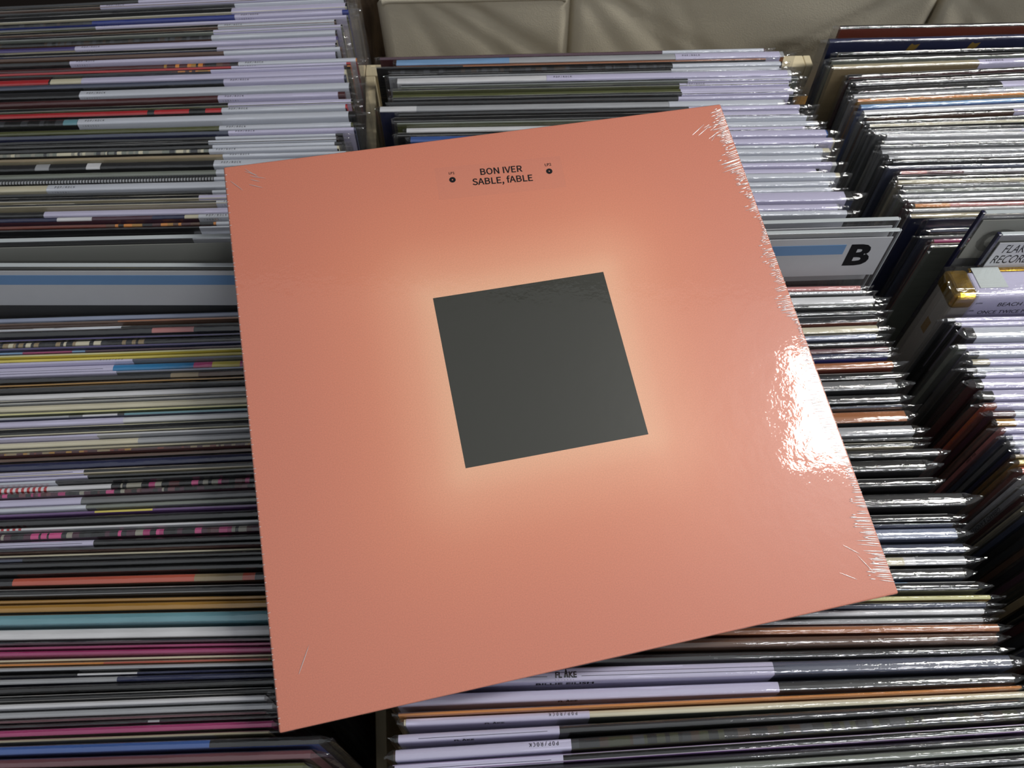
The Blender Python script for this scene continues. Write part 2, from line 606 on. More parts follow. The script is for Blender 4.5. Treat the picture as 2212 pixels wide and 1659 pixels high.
PATTERN = {'comic': ['magenta', 'black', 'pink', 'charcoal', 'maroon', 'bone', 'black', 'mauve', 'plum', 'plum'], 'check': ['black', 'silver'],
           'film': ['black', 'black', 'tan', 'charcoal', 'cream'], 'script': ['sage', 'bone', 'sage', 'graphite', 'cream'], 'fire': ['brown', 'orange', 'maroon', 'gold', 'black'],
           'ornate': ['maroon', 'gold', 'maroon', 'tan', 'rust'], 'flow': ['coral', 'coral', 'charcoal', 'tan', 'coral', 'tan'], 'stripe': ['red', 'white'],
           'photo': ['charcoal', 'moss', 'charcoal', 'black', 'umber', 'black', 'moss', 'graphite'], 'fleck': ['black', 'charcoal', 'graphite', 'umber', 'black', 'charcoal', 'graphite']}
PSTEP = {'check': .0011, 'stripe': .0016, 'film': .0028, 'comic': .0026, 'script': .0022, 'fire': .004, 'ornate': .0025, 'flow': .013, 'photo': .0035, 'fleck': .003}
PWORD = {'comic': 'pink and black comic-print', 'check': 'black and white checked', 'film': 'black film-strip', 'script': 'sage lettered', 'fire': 'flame-patterned',
         'ornate': 'maroon and gold ornate', 'flow': 'coral swirl-patterned', 'stripe': 'red-striped white', 'photo': 'dark photo-printed', 'fleck': 'speckled black'}

def stack(text, side, xref, slope, bin_name, zones, lift=0.0, xdef=None, group=None, er=(.006, .012), el=(.002, .004), frac=.74, thick={}, heights={}):
    rows = []
    for ln in text.strip().split('\n'):
        f = [s.strip() for s in ln.split('|')]
        f += [''] * (7 - len(f))
        rows.append(f)
    rnd = random.Random(hash(side) % 1000 if False else len(side) * 31)
    recs = []
    for f in rows:
        y = float(f[0])
        h = lift + rnd.uniform(-.0015, .0015)
        for fl in f[6].split():
            if fl.startswith('h'):
                h = float(fl[1:]) / 1000
        s = interp(slope, y)
        xr_ = xref if not callable(xref) else xref(y)
        A, B = at(xr_ - 100, y - s * 100, h), at(xr_ + 100, y + s * 100, h)
        m = (B.y - A.y) / (B.x - A.x)
        m += rnd.uniform(-.0015, .0015)
        c = (A.y + B.y) / 2 - m * (A.x + B.x) / 2
        xe = float(f[5]) if f[5] else None
        if xe is None:
            X = xdef(y, rnd)
        else:
            yy = y + s * (xe - xr_)
            X = at(xe, yy, h).x
        x0 = X - W if side != 'right' else X
        recs.append(dict(f=f, y=y, h=h, m=m, c=c, x0=x0, s=s))
    # thickness from the distance to the next one in front; keep neighbours clear of one another
    for i, r in enumerate(recs):
        nx_ = recs[i + 1] if i + 1 < len(recs) else None
        if nx_ is None:
            r['t'] = .004
            continue
        corr = math.tan(LEAN) * (r['h'] - nx_['h'])
        def gap(q):
            return min((r['m'] * x + r['c']) - (q['m'] * x + q['c']) for x in (r['x0'], r['x0'] + W)) - corr
        g = gap(nx_)
        if g < .0021:
            nx_['m'] = r['m'] + (nx_['m'] - r['m']) * .2
            xm = r['x0'] + W / 2
            g = gap(nx_)
            if g < .0021:
                nx_['c'] -= .0021 - g
                g = .0021
        fr = frac
        tmax = 9
        for fl in r['f'][6].split():
            if fl.startswith('t'):
                fr = float(fl[1:])
            if fl.startswith('m'):
                tmax = float(fl[1:]) / 1000
        r['t'] = min(max(.0011, min(g * fr, g - .0010)), tmax, .0125)
    prev = None
    for i, r in enumerate(recs):
        f, h, m = r['f'], r['h'], r['m']
        ux = Vector((1, m, 0)).normalized()
        P = Vector((r['x0'], m * r['x0'] + r['c'], h))
        yaw_x = lambda px: (at(px, r['y'] + r['s'] * (px - (xref if not callable(xref) else xref(r['y']))), h).x - r['x0'] - W / 2)
        flags = f[6].split()
        segs, names, pat = [], [], None
        for tok in f[1].split(','):
            tok = tok.strip()
            x = -W / 2
            if ':' in tok:
                a, tok = tok.split(':')
                x = yaw_x(float(a))
            if tok in PATTERN:
                pat = pat or tok
                names.append(PWORD[tok])
                xx = x
                j = 0
                while xx < W / 2:
                    segs.append((xx, RGB[PATTERN[tok][j % len(PATTERN[tok])] if tok in ('check', 'stripe') else rnd.choice(PATTERN[tok])]))
                    xx += PSTEP[tok] * (1 if tok in ('check', 'stripe') else rnd.uniform(.4, 1.8))
                    j += 1
            else:
                names.append(WORD[tok])
                while segs and segs[-1][0] >= x:
                    segs.pop()
                segs.append((x, RGB[tok]))
        fr = f[2] or (f[1].split(',')[0].split(':')[-1] if f[1].split(',')[0].split(':')[-1] in RGB else 'black')
        band = None
        if f[3]:
            tint, rest = f[3][0], f[3][1:]
            if rest[0] == '<':
                band = (-W / 2 + .001, yaw_x(float(rest[1:])), tint)
            elif '-' in rest:
                a, b = rest.split('-')
                band = (yaw_x(float(a)), min(W / 2 - .0005, yaw_x(float(b))), tint)
            else:
                band = (yaw_x(float(rest)), W / 2 - .0012 - rnd.choice([0, 0, .002, .004]), tint)
            if band[1] - band[0] < .004:
                band = None
        op = 'o' in flags or (('c' not in flags) and rnd.random() < .25)
        root, bo = record(P, ux, r['t'], segs, RGB[fr], band, f[4] or None, op, rnd.uniform(*el), rnd.uniform(*er),
                          nx=26, baggy=.0006 if 'b' in flags else 0)
        # how it reads and where it stands
        zn, start = [(z, s0) for s0, z in zones if r['y'] >= s0][-1][::1] if False else max(((s0, z) for s0, z in zones if r['y'] >= s0))[::-1]
        k = sum(1 for q in recs[:i + 1] if q['y'] >= start)
        nm = names[0] + (' and ' + names[1] if len(names) > 1 and names[1] != names[0] and len(names[1].split()) == 1 else '')
        bandw = '' if not band else (' under a lavender band' if band[2] == 'L' else ' under a pale band')
        lab = f"{nm} record{bandw}, {bin_name}, {ordinal(k)} {zn}"
        tag(root, lab, 'record', group)
        r['root'], r['band'] = root, bo
        r['P'], r['ux'] = P, ux
    return recs

LEFT = """
2|charcoal|black|L300|||
9|tan|brown|L218|P|749|
20|charcoal|black|W507||746|
28|rust,10:white|cream|L502||750|o
42|fleck,200:cobalt|cobalt|L508|P42562|753|c
55|grey|olive|L207|P41532|752|
62|tan|brown|W472|P|726|
73|dusk,200:cream|sage|L462||740|o
84|fleck|brown|W458||728|
96|purple|cream|L164|P41562|730|c
109|navy,10:cream|navy|L470||728|o
118|brown|brown|W484||738|
128|charcoal|black|L152|P41407|728|c
142|maroon,350:fire|red|W516|P|772|
151|red|black|L500|P|757|c t.5
158|charcoal,370:fire|black|L455||757|
165|red,108:black,112:cream|silver|L179||748|
178|slate|black|L484|P|747|c
194|charcoal|black|W175|P41173|758|c
212|maroon|maroon|L472|P39570|745|c
229|olive|olive|L494||762|o
239|red,320:charcoal,335:red,410:black,445:red|black|W480|P|750|c
254|fleck,140:teal,170:black|black|W171|P40171|768|c
277|olive|black|W475|P|762|c
288|slate|navy|L494|P|768|c
301|charcoal|black|W466||740|
308|charcoal,420:brown|black|W451||730|
318|charcoal|black|W460||738|
326|script|black|W452|P|732|c
338|tan|beige|W482|P|757|c
350|charcoal,80:silver,110:charcoal,190:white,220:charcoal|black|W464|P|755|c
371|sage|grey|W468||750|
386|check|black|W463||750|c
396|cream|cream|W105|P38380|750|c
415|charcoal|charcoal|W459||750|
424|silver,200:cream|beige|L431||752|o
437|cream|beige|W468|P31205|750|o
453|charcoal|black|L98||745|
466|navy,125:white,200:plum,330:navy,400:cream,432:plum|plum|W430|P36973|750|c
483|rust,230:fire|maroon|W468||748|
493|charcoal|black|W431||745|
501|charcoal,180:black|charcoal|W420||745|h-6
"""
LEFT2 = """
680|dusk|slate||||c
692|brown,255:copper|brown||||c
701|white,264:black|charcoal|W<264|||o
709|charcoal,330:rose,420:charcoal|charcoal||||b
727|purple|black||||
733|film,330:charcoal|black||||c
745|purple|navy||||c
752|sky,50:magenta,157:sky,185:plum|plum||||c
760|lemon|yellow||||o
767|yellow|yellow||||c t.6
776|slate|grey|L<287|U||c
787|azure,420:pink,460:yellow,520:pink|azure|L<247|l||c
801|dusk|grey|L<252|||
808|charcoal,370:tan,430:brown|black||||c
823|gold|black||||c t.5
830|charcoal|charcoal||||c
844|white|silver||||c
857|cream,250:beige|silver||||o
868|cream|silver||||c
884|lemon|olive||||o t.5
889|silver,150:grey,180:white,255:charcoal,270:teal|slate||||c
901|white|silver|L<268|||c
917|lemon|cream||||o
935|white|silver|L<210|||c
946|cream,300:silver|silver||||c
962|cream|beige||||o t.4
969|ornate|maroon||||c
980|brown|black||||c
991|navy|navy||||c
1010|tan|beige|L<183|l||b
1024|charcoal|black|L<190|||
1031|charcoal|charcoal|W<121|||o
1041|stripe,104:white,242:comic|charcoal||||c
1056|comic|plum||||c
1070|grey|sage|L<178|||c
1087|sage|grey|W<187|||c
1101|violet,205:yellow,330:violet|violet||||c
1112|charcoal|black||||c
1133|stripe,53:white|silver||||c
1144|comic|plum||||c
1164|charcoal|black|L<204|l||c
1180|charcoal|maroon||||
1193|cream|silver||||o t.45
1199|slate,50:black|black||||o
1210|charcoal|black||||
1222|charcoal|black||||c
1243|flow|brown||||c
1268|charcoal|charcoal||||o
1292|gold|gold||||c t.66
1302|gold|brown||||c
1324|teal|teal||||c
1356|white|silver||||c
1384|plum|plum||||c t.5
1388|magenta|magenta||||c
1402|magenta|magenta||||c
1420|cream|beige||||o t.5
1427|orange,225:coral,580:gold|gold||||c t.6
1435|silver|charcoal||||c
1452|black,168:white,297:navy|navy||||c
1461|silver,254:navy,420:navy|navy||||c
1477|black|black||||c
1495|fleck|black||||o
1512|white|silver||||c
1530|silver|silver||||c
1548|mauve|plum||||c
1558|charcoal,320:silver,345:charcoal|black||||c t.6
1566|magenta|plum||||c
1583|beige|beige||||o t.4
1596|blue,455:charcoal|blue|||690|c t.7
1624|mauve|plum|||672|c t.85
1650|olive|olive|||655|c
1676|charcoal|black|||640|c
1700|slate|black|||630|c
"""
CENTRE = """
107|plum|maroon|W1430|||c m3
114|sky,1100:silver|copper|L1457|P|1690|c
129|charcoal,1000:copper|black||||c t.5
136|fleck|black|W1452||1688|c
146|silver,1100:charcoal|silver|W1449||1685|o
154|white|white|L1180|P41521|1707|c
168|dusk|sage|L1485||1722|o
178|olive|olive|L1467|P|1706|o
189|olive|black|L1469||1708|c
196|black|charcoal|L1472||1716|o
206|black|charcoal|L1465||1712|c
216|white,900:silver|navy|W1444||1692|c
228|charcoal|black|L1487||1740|c
240|charcoal|black|L1450||1733|o
252|sage|olive|W1440||1746|c
263|white|charcoal|W1210||1765|c
274|charcoal|black|L1400||1752|o
282|blue|blue|L1400||1785|c b
299|cream|cream|L1400||1800|c
314|charcoal|grey|W1400||1762|c
321|cream|silver|W1400||1790|c
336|silver|grey|W1400||1775|c
351|white|silver|L1400||1805|c
365|slate|navy|L1400||1770|o
374|cream|silver|W1400||1812|c b
392|silver|grey|W1400||1792|c b
405|silver|grey|W1400||1797|c
415|charcoal|slate|L1400||1837|c b
441|silver|grey|L1400||1810|c
455|charcoal|black|W1400||1837|c
"""
CENTRE2 = """
617|rose|maroon|||1857|c
628|silver|charcoal|||1862|c
640|silver,1700:white|beige|||1884|b
657|sage|charcoal|||1882|o
671|charcoal|black|||1890|c
683|silver|rust|||1890|o
704|cream|charcoal|||1893|c
722|dusk|slate|||1890|b
739|charcoal|black|||1908|o
751|mauve|navy|||1917|c
762|navy|cobalt|||1915|b
782|copper|rust|||1926|c b
806|charcoal|black|||1930|o
822|grey|charcoal|||1932|b
853|charcoal|black|||1938|b c
877|slate|black|||1948|o
889|copper|charcoal|||1952|c
921|silver|silver|||1968|c b
948|charcoal|charcoal|||1972|c
957|cream|beige|||1970|o
972|charcoal|black|||2022|c m5
995|black|black|||1990|c b m7
1034|charcoal|black|||2015|o m5
1068|charcoal|black|||2076|c b m8
1112|charcoal|black|||2046|o m5
1132|slate|navy|||2058|c m5
1142|dusk|slate|||2062|c b
1176|slate|black|||2078|c m6
1203|cream,1950:white,1975:silver|black|||2082|c m6
1229|charcoal|slate|||2078|b c m7
1258|azure,1960:charcoal|charcoal|||2106|o m6
1287|lemon|gold|||2138|c m4
1301|slate|navy|||2128|c
1317|white|grey|||2124|c
1336|silver|mauve|||2122|c
1352|copper|rust|||2155|c b
1376|brown|brown|||2150|c b
1409|charcoal|black|||2146|c
1434|slate|slate|L<1668||2178|c b
1479|charcoal|slate|L<1680||2184|c
1512|orange|orange|||2206|c t.62
1524|cream|sage|L<1273|U31269|2215|c
1551|charcoal|black|L<1208|l|2212|c
1578|photo|olive|L<1233|U|2216|c
1610|violet|violet|L<1216|l|2220|o
1634|charcoal|black|||2225|c
1652|sage|charcoal|||2228|c
1676|charcoal|black|||2234|c
1700|grey|black|||2240|c
1724|charcoal|black|||2246|c
"""
RIGHT = """
53|charcoal|rust|||1815|c m4
80|navy|navy|||1790|c m5
109|black|black|||1811|c m3
121|grey|sage|||1795|o
134|beige|tan|L2111|P|1798|c
156|charcoal|maroon|||1832|o
166|maroon|charcoal|||1838|
174|grey|charcoal|||1848|
184|charcoal|charcoal|L2160||1850|
197|silver|silver|W2132|P|1842|c
208|orange|gold|||1852|c
220|sky|blue|||1858|c
232|white|silver|||1864|c
243|grey|brown|L2187||1870|o
256|charcoal|grey|||1870|
264|cream|charcoal|||1878|c
274|charcoal|grey|||1882|
281|silver|grey|L2205||1890|
288|white|silver|||1915|c
300|silver|sage|||1908|
309|slate|grey|||1902|o
320|silver|grey|||1903|c
331|silver|charcoal|||1918|
341|white|charcoal|||1928|o
354|slate|slate|||1917|c
366|rose,2000:mauve,2080:white|maroon|||1945|c
376|silver|charcoal|||1938|
386|cream|beige|||1939|c
396|white|silver|||1950|o
406|sage|silver|||1955|c
416|silver|sage|||1945|
426|silver|mauve|||1960|c
437|orange,2050:rose|beige|||1975|c
447|silver|silver|||1970|
458|beige|navy|||1966|c
471|slate|navy|||2006|c
484|slate|charcoal|||2005|b h-8
506|grey|slate|||1990|c h-10
514|magenta|rose|||2016|c h-10
524|cream|sage|||2012|o h-10
"""
RIGHT2 = """
684|silver|charcoal|L2062||2045|c
694|grey|black|L2075||2068|c
706|charcoal|black|W2100||2082|b c
741|white|sage|L2085||2067|c
755|navy|grey|W2112||2090|c b
774|beige|grey|L2135||2098|c
791|charcoal|black|W2108||2086|c
803|slate|black|L2128||2102|c
817|black|maroon|L2118||2102|c b
842|charcoal|black|L2142||2118|c b
868|rust|coral|L2150||2128|c
886|maroon|plum|W2190||2142|c
903|gold|brown|L2190||2150|c
922|mauve|rose|L2170||2160|c
938|navy|slate|L2185||2172|c
951|silver|grey|W2190||2180|c
966|slate|navy|L2200||2188|c
980|tan|brown|L2210||2192|c
992|yellow|gold|||2200|c
1008|coral|rust|||2205|c
1026|silver|white|||2212|c
1044|beige|silver|||2216|c
1062|rust|maroon|||2220|c
1080|silver|beige|||2226|c
1098|navy|slate|||2232|c
1116|black|black|||2238|c
1136|charcoal|charcoal|||2243|c
1156|brown|brown|||2250|c
1178|charcoal|black|||2256|c
1200|mauve|plum|||2262|c
1222|charcoal|black|||2270|c
1246|beige|tan|||2276|c
1270|black|black|||2284|c
1296|maroon|maroon|||2292|c
1322|charcoal|charcoal|||2300|c
1350|slate|slate|||2308|c
1378|charcoal|brown|||2316|c
1408|black|black|||2324|c
1440|brown|brown|||2332|c
1472|charcoal|black|||2342|c
1504|brown|umber|||2352|c
1536|black|black|||2362|c
1568|maroon|umber|||2372|c
1600|charcoal|black|||2384|c
1634|black|black|||2396|c
1668|slate|graphite|||2408|c
1702|charcoal|black|||2420|c
1738|umber|black|||2434|c
1774|black|black|||2450|c
"""
SL = [(0, -.048), (60, -.045), (130, -.035), (250, -.03), (400, -.022), (500, -.022), (680, -.03), (850, -.038), (960, -.046), (1100, -.042), (1200, -.03), (1340, -.017), (1400, -.02), (1480, -.034), (1560, -.04), (1600, -.022), (1659, -.02)]
SCN = [(100, -.024), (300, -.015), (450, -.018), (620, -.02), (720, -.04), (950, -.03), (1180, -.02), (1350, -.013), (1430, -.03), (1520, -.045), (1570, -.065), (1659, -.065)]
SR = [(50, -.018), (120, -.03), (150, -.045), (240, -.045), (290, -.02), (450, -.028), (520, -.03), (680, -.02), (1500, -.02)]
GL, GC, GR = 'records in the left bin', 'records in the centre bin', 'records in the right bin'
xl = lambda y, r: interp([(900, -.131), (1250, -.119), (1660, -.117)], y) + r.uniform(-.004, .004)
BACK = 'from the back'
stack(LEFT, 'left', 250, SL, 'left bin', [(-99, BACK)], xdef=xl, group=GL, frac=.64)
stack(LEFT2, 'left', 250, SL, 'left bin', [(0, 'before the blue-striped divider')], xdef=xl, group=GL)
xrc = lambda y: interp([(100, 1500), (460, 1720), (620, 1790), (1300, 1950), (1430, 1500), (1659, 1500)], y)
stack(CENTRE, 'centre', xrc, SCN, 'centre bin', [(-99, BACK)], xdef=lambda y, r: .228 + r.uniform(-.003, .003), group=GC)
c2 = stack(CENTRE2, 'centre', xrc, SCN, 'centre bin', [(0, 'before the B divider')], xdef=lambda y, r: .25, group=GC)
r1 = stack(RIGHT, 'right', lambda y: interp([(50, 1900), (450, 2060), (520, 2080)], y), SR, 'right bin', [(-99, BACK)], xdef=lambda y, r: .3, group=GR, er=(.003, .006), el=(.003, .008))
r2 = stack(RIGHT2, 'right', lambda y: interp([(680, 2120), (1000, 2200), (1500, 2350)], y), SR, 'right bin', [(0, 'before the gold-cornered box')], xdef=lambda y, r: .32, group=GR, er=(.003, .006), el=(.002, .009))

# ---------------------------------------------------------------- divider holders: clear sheets with a card inside
ACR = film('clear_acrylic', base=.07, edge=.6, rough=.03, haze=.04, bump=.02, scale=(8, 8, 8))
ACRD = film('grey_tinted_acrylic', base=.08, edge=.5, rough=.05, haze=.18, bump=.02, scale=(8, 8, 8), tint=(.62, .62, .6))
EDGE = plain('dark_sheet_edge', '23233c', .15, .6)
EDGEC = plain('clear_sheet_edge', 'b9bfc2', .08, .9)
CARD = plain('white_card', 'c3c4c8', .7, .2, .03, 120)
GCARD = plain('grey_card', '8e8f89', .7, .2, .08, 30, stretch=(.1, 1, 1))
def divider(label, P, slope, x_left, x_right, card, stripe=None, letter=None, sheet=ACR, edge=EDGEC, inset=(.003, .004), tall=.04, cardm=None, deep=.35):
    """P a point of the top edge; local frame: x along the top edge measured in world x from P, z down the sheet"""
    ux = Vector((1, slope, 0)).normalized()
    uz = Vector((0, math.sin(LEAN), math.cos(LEAN)))
    uy = uz.cross(ux).normalized()
    uz = ux.cross(uy).normalized()
    r = obj('divider_holder', None)
    base = P - uz * deep
    r.matrix_world = frame(base, ux, uy, uz)
    tag(r, label, 'divider')
    xa, xb = (x_left - P.x), (x_right - P.x)
    T = deep
    V, Fc = [], []
    box_vf(xa, xb, -.0022, -.0008, 0, T, V, Fc)
    obj('clear_sheet', mesh('clear_sheet', V, Fc, [sheet]), r)
    V, Fc = [], []
    box_vf(xa, xb, -.0030, 0, T + .0001, T + .0011, V, Fc)
    o = obj('top_edge', mesh('top_edge', V, Fc, [EDGEC]), r)
    b = o.modifiers.new('bevel', 'BEVEL'); b.width = .0005; b.segments = 3
    V, Fc = [], []
    if edge is EDGE:
        box_vf(xa - .0022, xa - .0002, -.0030, 0, T - .2, T + .001, V, Fc)
    else:
        box_vf(xb + .0002, xb + .0009, -.0024, -.0006, T - .16, T + .001, V, Fc)
    o = obj('side_edge', mesh('side_edge', V, Fc, [edge]), r)
    b = o.modifiers.new('bevel', 'BEVEL'); b.width = .0003; b.segments = 2
    V, Fc = [], []
    box_vf(xa + inset[0], xb - inset[0], -.0034, -.0028 , T - inset[1] - tall, T - inset[1], V, Fc)
    cdo = obj('card', mesh('card', V, Fc, [cardm or CARD]), r)
    if stripe:
        z0, z1, xe = stripe
        V, Fc = [], []
        box_vf(xa + inset[0] + .002, xb - xe, -.0037, -.00345, T - z1, T - z0, V, Fc)
        obj('blue_stripe', mesh('blue_stripe', V, Fc, [BLUEINK]), cdo)
    return r, cdo, xa, xb, T

r_, cdo, xa, xb, T = divider('clear divider holder marked B with a blue-striped card', at(1942, 494, .038), .0, -.083, at(1942, 494, .038).x,
                             True, stripe=(.0095, .0180, .031), tall=.0345)
_d = divider('clear divider holder standing just behind the B divider', at(1940, 470, .037), .004, -.083, at(1940, 470, .037).x, True, tall=.05)
lb = text_mesh('B', .0255, INK, bold=.0011, width=1.12)
obj('lettering', lb, cdo, frame((xb - .0285, -.00345, T - .0280), (1, 0, 0), (0, 0, 1)))
divider('frosted grey divider sheet standing behind the blue-striped divider of the left bin', at(250, 512, .040), -.004, -.455, -.135, True, tall=.05, cardm=GCARD)
divider('divider holder with blue-striped white card in the left bin', at(250, 570, .037), -.034, -.455, -.135, True,
        stripe=(.0065, .0150, .004), inset=(.002, .003), tall=.032)
P = at(2125, 456, .045)
r_, cdo, xa, xb, T = divider('grey-tinted divider with faint C, behind the handwritten card in right bin', P, .0, P.x, P.x + .32, True, sheet=ACRD, edge=EDGE, inset=(.001, .005), tall=.034, cardm=GCARD)
GHOST = plain('faded_grey_print', '6c6d68', .7, .2)
obj('lettering', text_mesh('C', .027, GHOST, bold=.0009, width=1.15), cdo, frame((xa + .0055, -.00345, T - .0325), (1, 0, 0), (0, 0, 1)))
P = at(2160, 503, .034)
r_, cdo, xa, xb, T = divider('divider holder with handwritten white card behind the gold-cornered box set', P, .0, P.x, P.x + .32, True, sheet=ACR, edge=EDGE, inset=(.002, .006), tall=.036)
for st, dz, dx in (('FLAKE', .0150, .007), ('RECORDS', .0245, .004)):
    obj('lettering', text_mesh(st, .0105, INK, width=.62, shear=.15), cdo, frame((xa + dx, -.00345, T - dz), (1, 0, 0), (0, 0, 1)))

# ---------------------------------------------------------------- gold-cornered box set
GOLD = plain('gold_foil', 'c99f2e', .22, .6, .1, 120, metal=.9, bump=.9, bscale=160)
BOARD = plain('pale_grey_board', '96928c', .6, .3, .08, 30)
P = at(2042, 582, .006)
ux = Vector((1, .004, 0)).normalized()
uz = Vector((0, math.sin(LEAN), math.cos(LEAN))); uy = uz.cross(ux).normalized()
bs = obj('box_set', None)
BW, BT = .318, .0235
bs.matrix_world = frame(P + ux * BW / 2 - uz * .318, ux, uy, uz)
tag(bs, 'thick boxed record set with gold foil corner and lavender paper wrap', 'box set')
def bpart(nm, x0, x1, y0, y1, z0, z1, m, bev=.0015, parent=None):
    V, Fc = [], []
    box_vf(x0, x1, y0, y1, z0, z1, V, Fc)
    o = obj(nm, mesh(nm, V, Fc, [m]), parent or bs)
    if bev:
        b = o.modifiers.new('bevel', 'BEVEL'); b.width = bev; b.segments = 3
    return o
bpart('case', -BW / 2, BW / 2, -BT, 0, 0, .3165, BOARD, .003)
bpart('gold_cap', -BW / 2 - .0006, -BW / 2 + .0150, -BT - .0004, .0004, .3165 - .012, .3180, GOLD, .003)
bpart('gold_back_edge', -BW / 2 + .0152, BW / 2, -.0030, .0004, .3166, .3182, GOLD, .0005)
bpart('paper_wrap', -BW / 2 + .0125, BW / 2 + .0003, -BT - .0010, -.0031, .3165 - .09, .3186, LAV, .0022)
stk = bpart('white_sticker', -BW / 2 + .0165, -BW / 2 + .0350, -BT + .0055, -.0002, .3188, .3190, plain('white_sticker', 'c9d0d0', .7, .2), 0)
pw = [c for c in bs.children if c.name.startswith('paper_wrap')][0]
for st, sz, dx, dz in (('artist', .0022, .0145, .0075), ('BEACH HOUSE', .0052, .0300, .0105), ('title', .0022, .0135, .0150), ('ONCE TWICE MELODY', .0046, .0200, .0178)):
    obj('lettering', text_mesh(st, sz, INK), pw, frame((-BW / 2 + dx, -BT - .00115, .3182 - dz), (1, 0, 0), (0, 0, 1)))
bpart('emblem', -BW / 2 - .0002, -BW / 2 - .0001, -BT + .006, -BT + .012, .3165 - .045, .3165 - .033, plain('gold_print', '7d6030', .5, .3), 0)
me = outer(BT, .004, .006, random.Random(3), nx=30, baggy=.0010)
o = obj('outer_sleeve', me, bs, Matrix.Translation((0, .0010, .0048)) @ Matrix.Scale(1.012, 4, (1, 0, 0)) @ Matrix.Scale(1.10, 4, (0, 1, 0)))

# ---------------------------------------------------------------- special lettering
def row(rs, y):
    return next(r for r in rs if abs(r['y'] - y) < .6)
def local_x(r, px):
    f = xrc(r['y'])
    return at(px, r['y'] + r['s'] * (px - f), r['h']).x - r['x0'] - W / 2
def logo(r, px, sz, on_front, parent):
    x = local_x(r, px); t = r['t']
    ex = (1, 0, 0)
    if on_front:
        o, ey, n = (x, -t - .0004, HT - .0022 - sz * .3), (0, 0, 1), (0, -1, 0)
    else:
        o, ey, n = (x, -t * .80, HT + .00052), (0, 1, 0), (0, 0, 1)
    obj('lettering', text_mesh('FL', sz, INK, bold=sz * .03, width=.9), parent, frame(o, ex, ey))
    ov = Vector(o)
    obj('lettering', text_mesh('KE', sz, INK, bold=sz * .03, width=.9), parent, frame(ov + Vector(ex) * sz * 1.72, ex, ey))
    V = [(0, 0, 0), (sz * .22, 0, 0), (sz * .30, sz * .55, 0), (sz * .38, 0, 0), (sz * .60, 0, 0), (sz * .30, sz * 1.15, 0)]
    m = bpy.data.meshes.get('spire_mark_%d' % int(sz * 1e5)) or mesh('spire_mark_%d' % int(sz * 1e5), V, [(0, 1, 2, 5), (2, 3, 4, 5)], [INK])
    obj('logo_mark', m, parent, frame(ov + Vector(ex) * sz * 1.12, ex, ey))
    obj('lettering', text_mesh('RECORDS', sz * .24, INK, mono=sz * .38), parent, frame(ov - Vector(ey) * sz * .35, ex, ey))
r = row(c2, 1434)
if r['band']:
    logo(r, 1198, .0040, False, r['band'])
    x = local_x(r, 1198); t = r['t']
    V, Fc = [], []
    box_vf(x - .10, x - .004, -t * .72, -t * .72 + .0002, HT + .00042, HT + .00050, V, Fc)
    box_vf(x + .0135, x + .118, -t * .72, -t * .72 + .0002, HT + .00042, HT + .00050, V, Fc)
    box_vf(x - .02, x + .118, -t * .42, -t * .42 + .00015, HT + .00042, HT + .00056, V, Fc)
    obj('printed_line', mesh('printed_line', V, Fc, [GREYINK]), r['band'])
    obj('lettering', text_mesh('BILLIE EILISH', .0050, INK, bold=.0001, width=1.1), r['band'], frame((x - .010, -t - .0004, HT - .0068), (1, 0, 0), (0, 0, 1)))
for y, px in ((1479, 1204), (1524, 1046), (1551, 980), (1610, 1004)):
    r = row(c2, y)
    if r['band']:
        logo(r, px, .0036, True, r['band'])
rw = row(r1, 80)
for px in (1973, 2104):
    f = interp([(50, 1900), (450, 2060), (520, 2080)], 80)
    x = at(px, 80 + rw['s'] * (px - f), rw['h']).x - rw['x0'] - W / 2
    V = [(x - .006, 0, -.0135), (x - .002, 0, -.0125), (x + .004, 0, -.0075), (x + .0055, 0, -.0035), (x + .001, 0, -.0045), (x - .0015, 0, -.0030), (x - .003, 0, -.0055), (x + .0002, 0, -.0075)]
    V = [(a, -rw['t'] - .0003, HT + c) for a, b, c in V]
    j = [c for c in rw['root'].children if c.name.startswith('jacket')][0]
    obj('printed_shape', mesh('printed_shape', V, [(0, 1, 7, 6)[::1], (1, 2, 7), (2, 4, 6, 7), (2, 3, 4), (4, 5, 6)], [YELINK]), j)
def side_text(y, st, sz, m, down):
    r = row(r2, y)
    j = [c for c in r['root'].children if c.name.startswith('jacket')][0]
    t = r['t']
    sz = min(sz, t * .95)
    obj('lettering', text_mesh(st, sz, m), j, frame((-W / 2 - .00015, -t / 2 + sz * .36, HT - down), (0, 0, -1), (0, -1, 0)))
ORI = plain('orange_ink', 'd07a2a', .6, .2)
side_text(868, 'BACHELOR      Doomin\' Sun', .0042, ORI, .012)
side_text(922, 'blue ocean', .0038, INK, .030)
side_text(980, 'BETHANY COSENTINO', .0042, plain('dull_gold_ink', 'a08040', .6, .2), .020)
side_text(1044, 'GIBBARD & ANDREW KENNY', .0042, INK, .030)

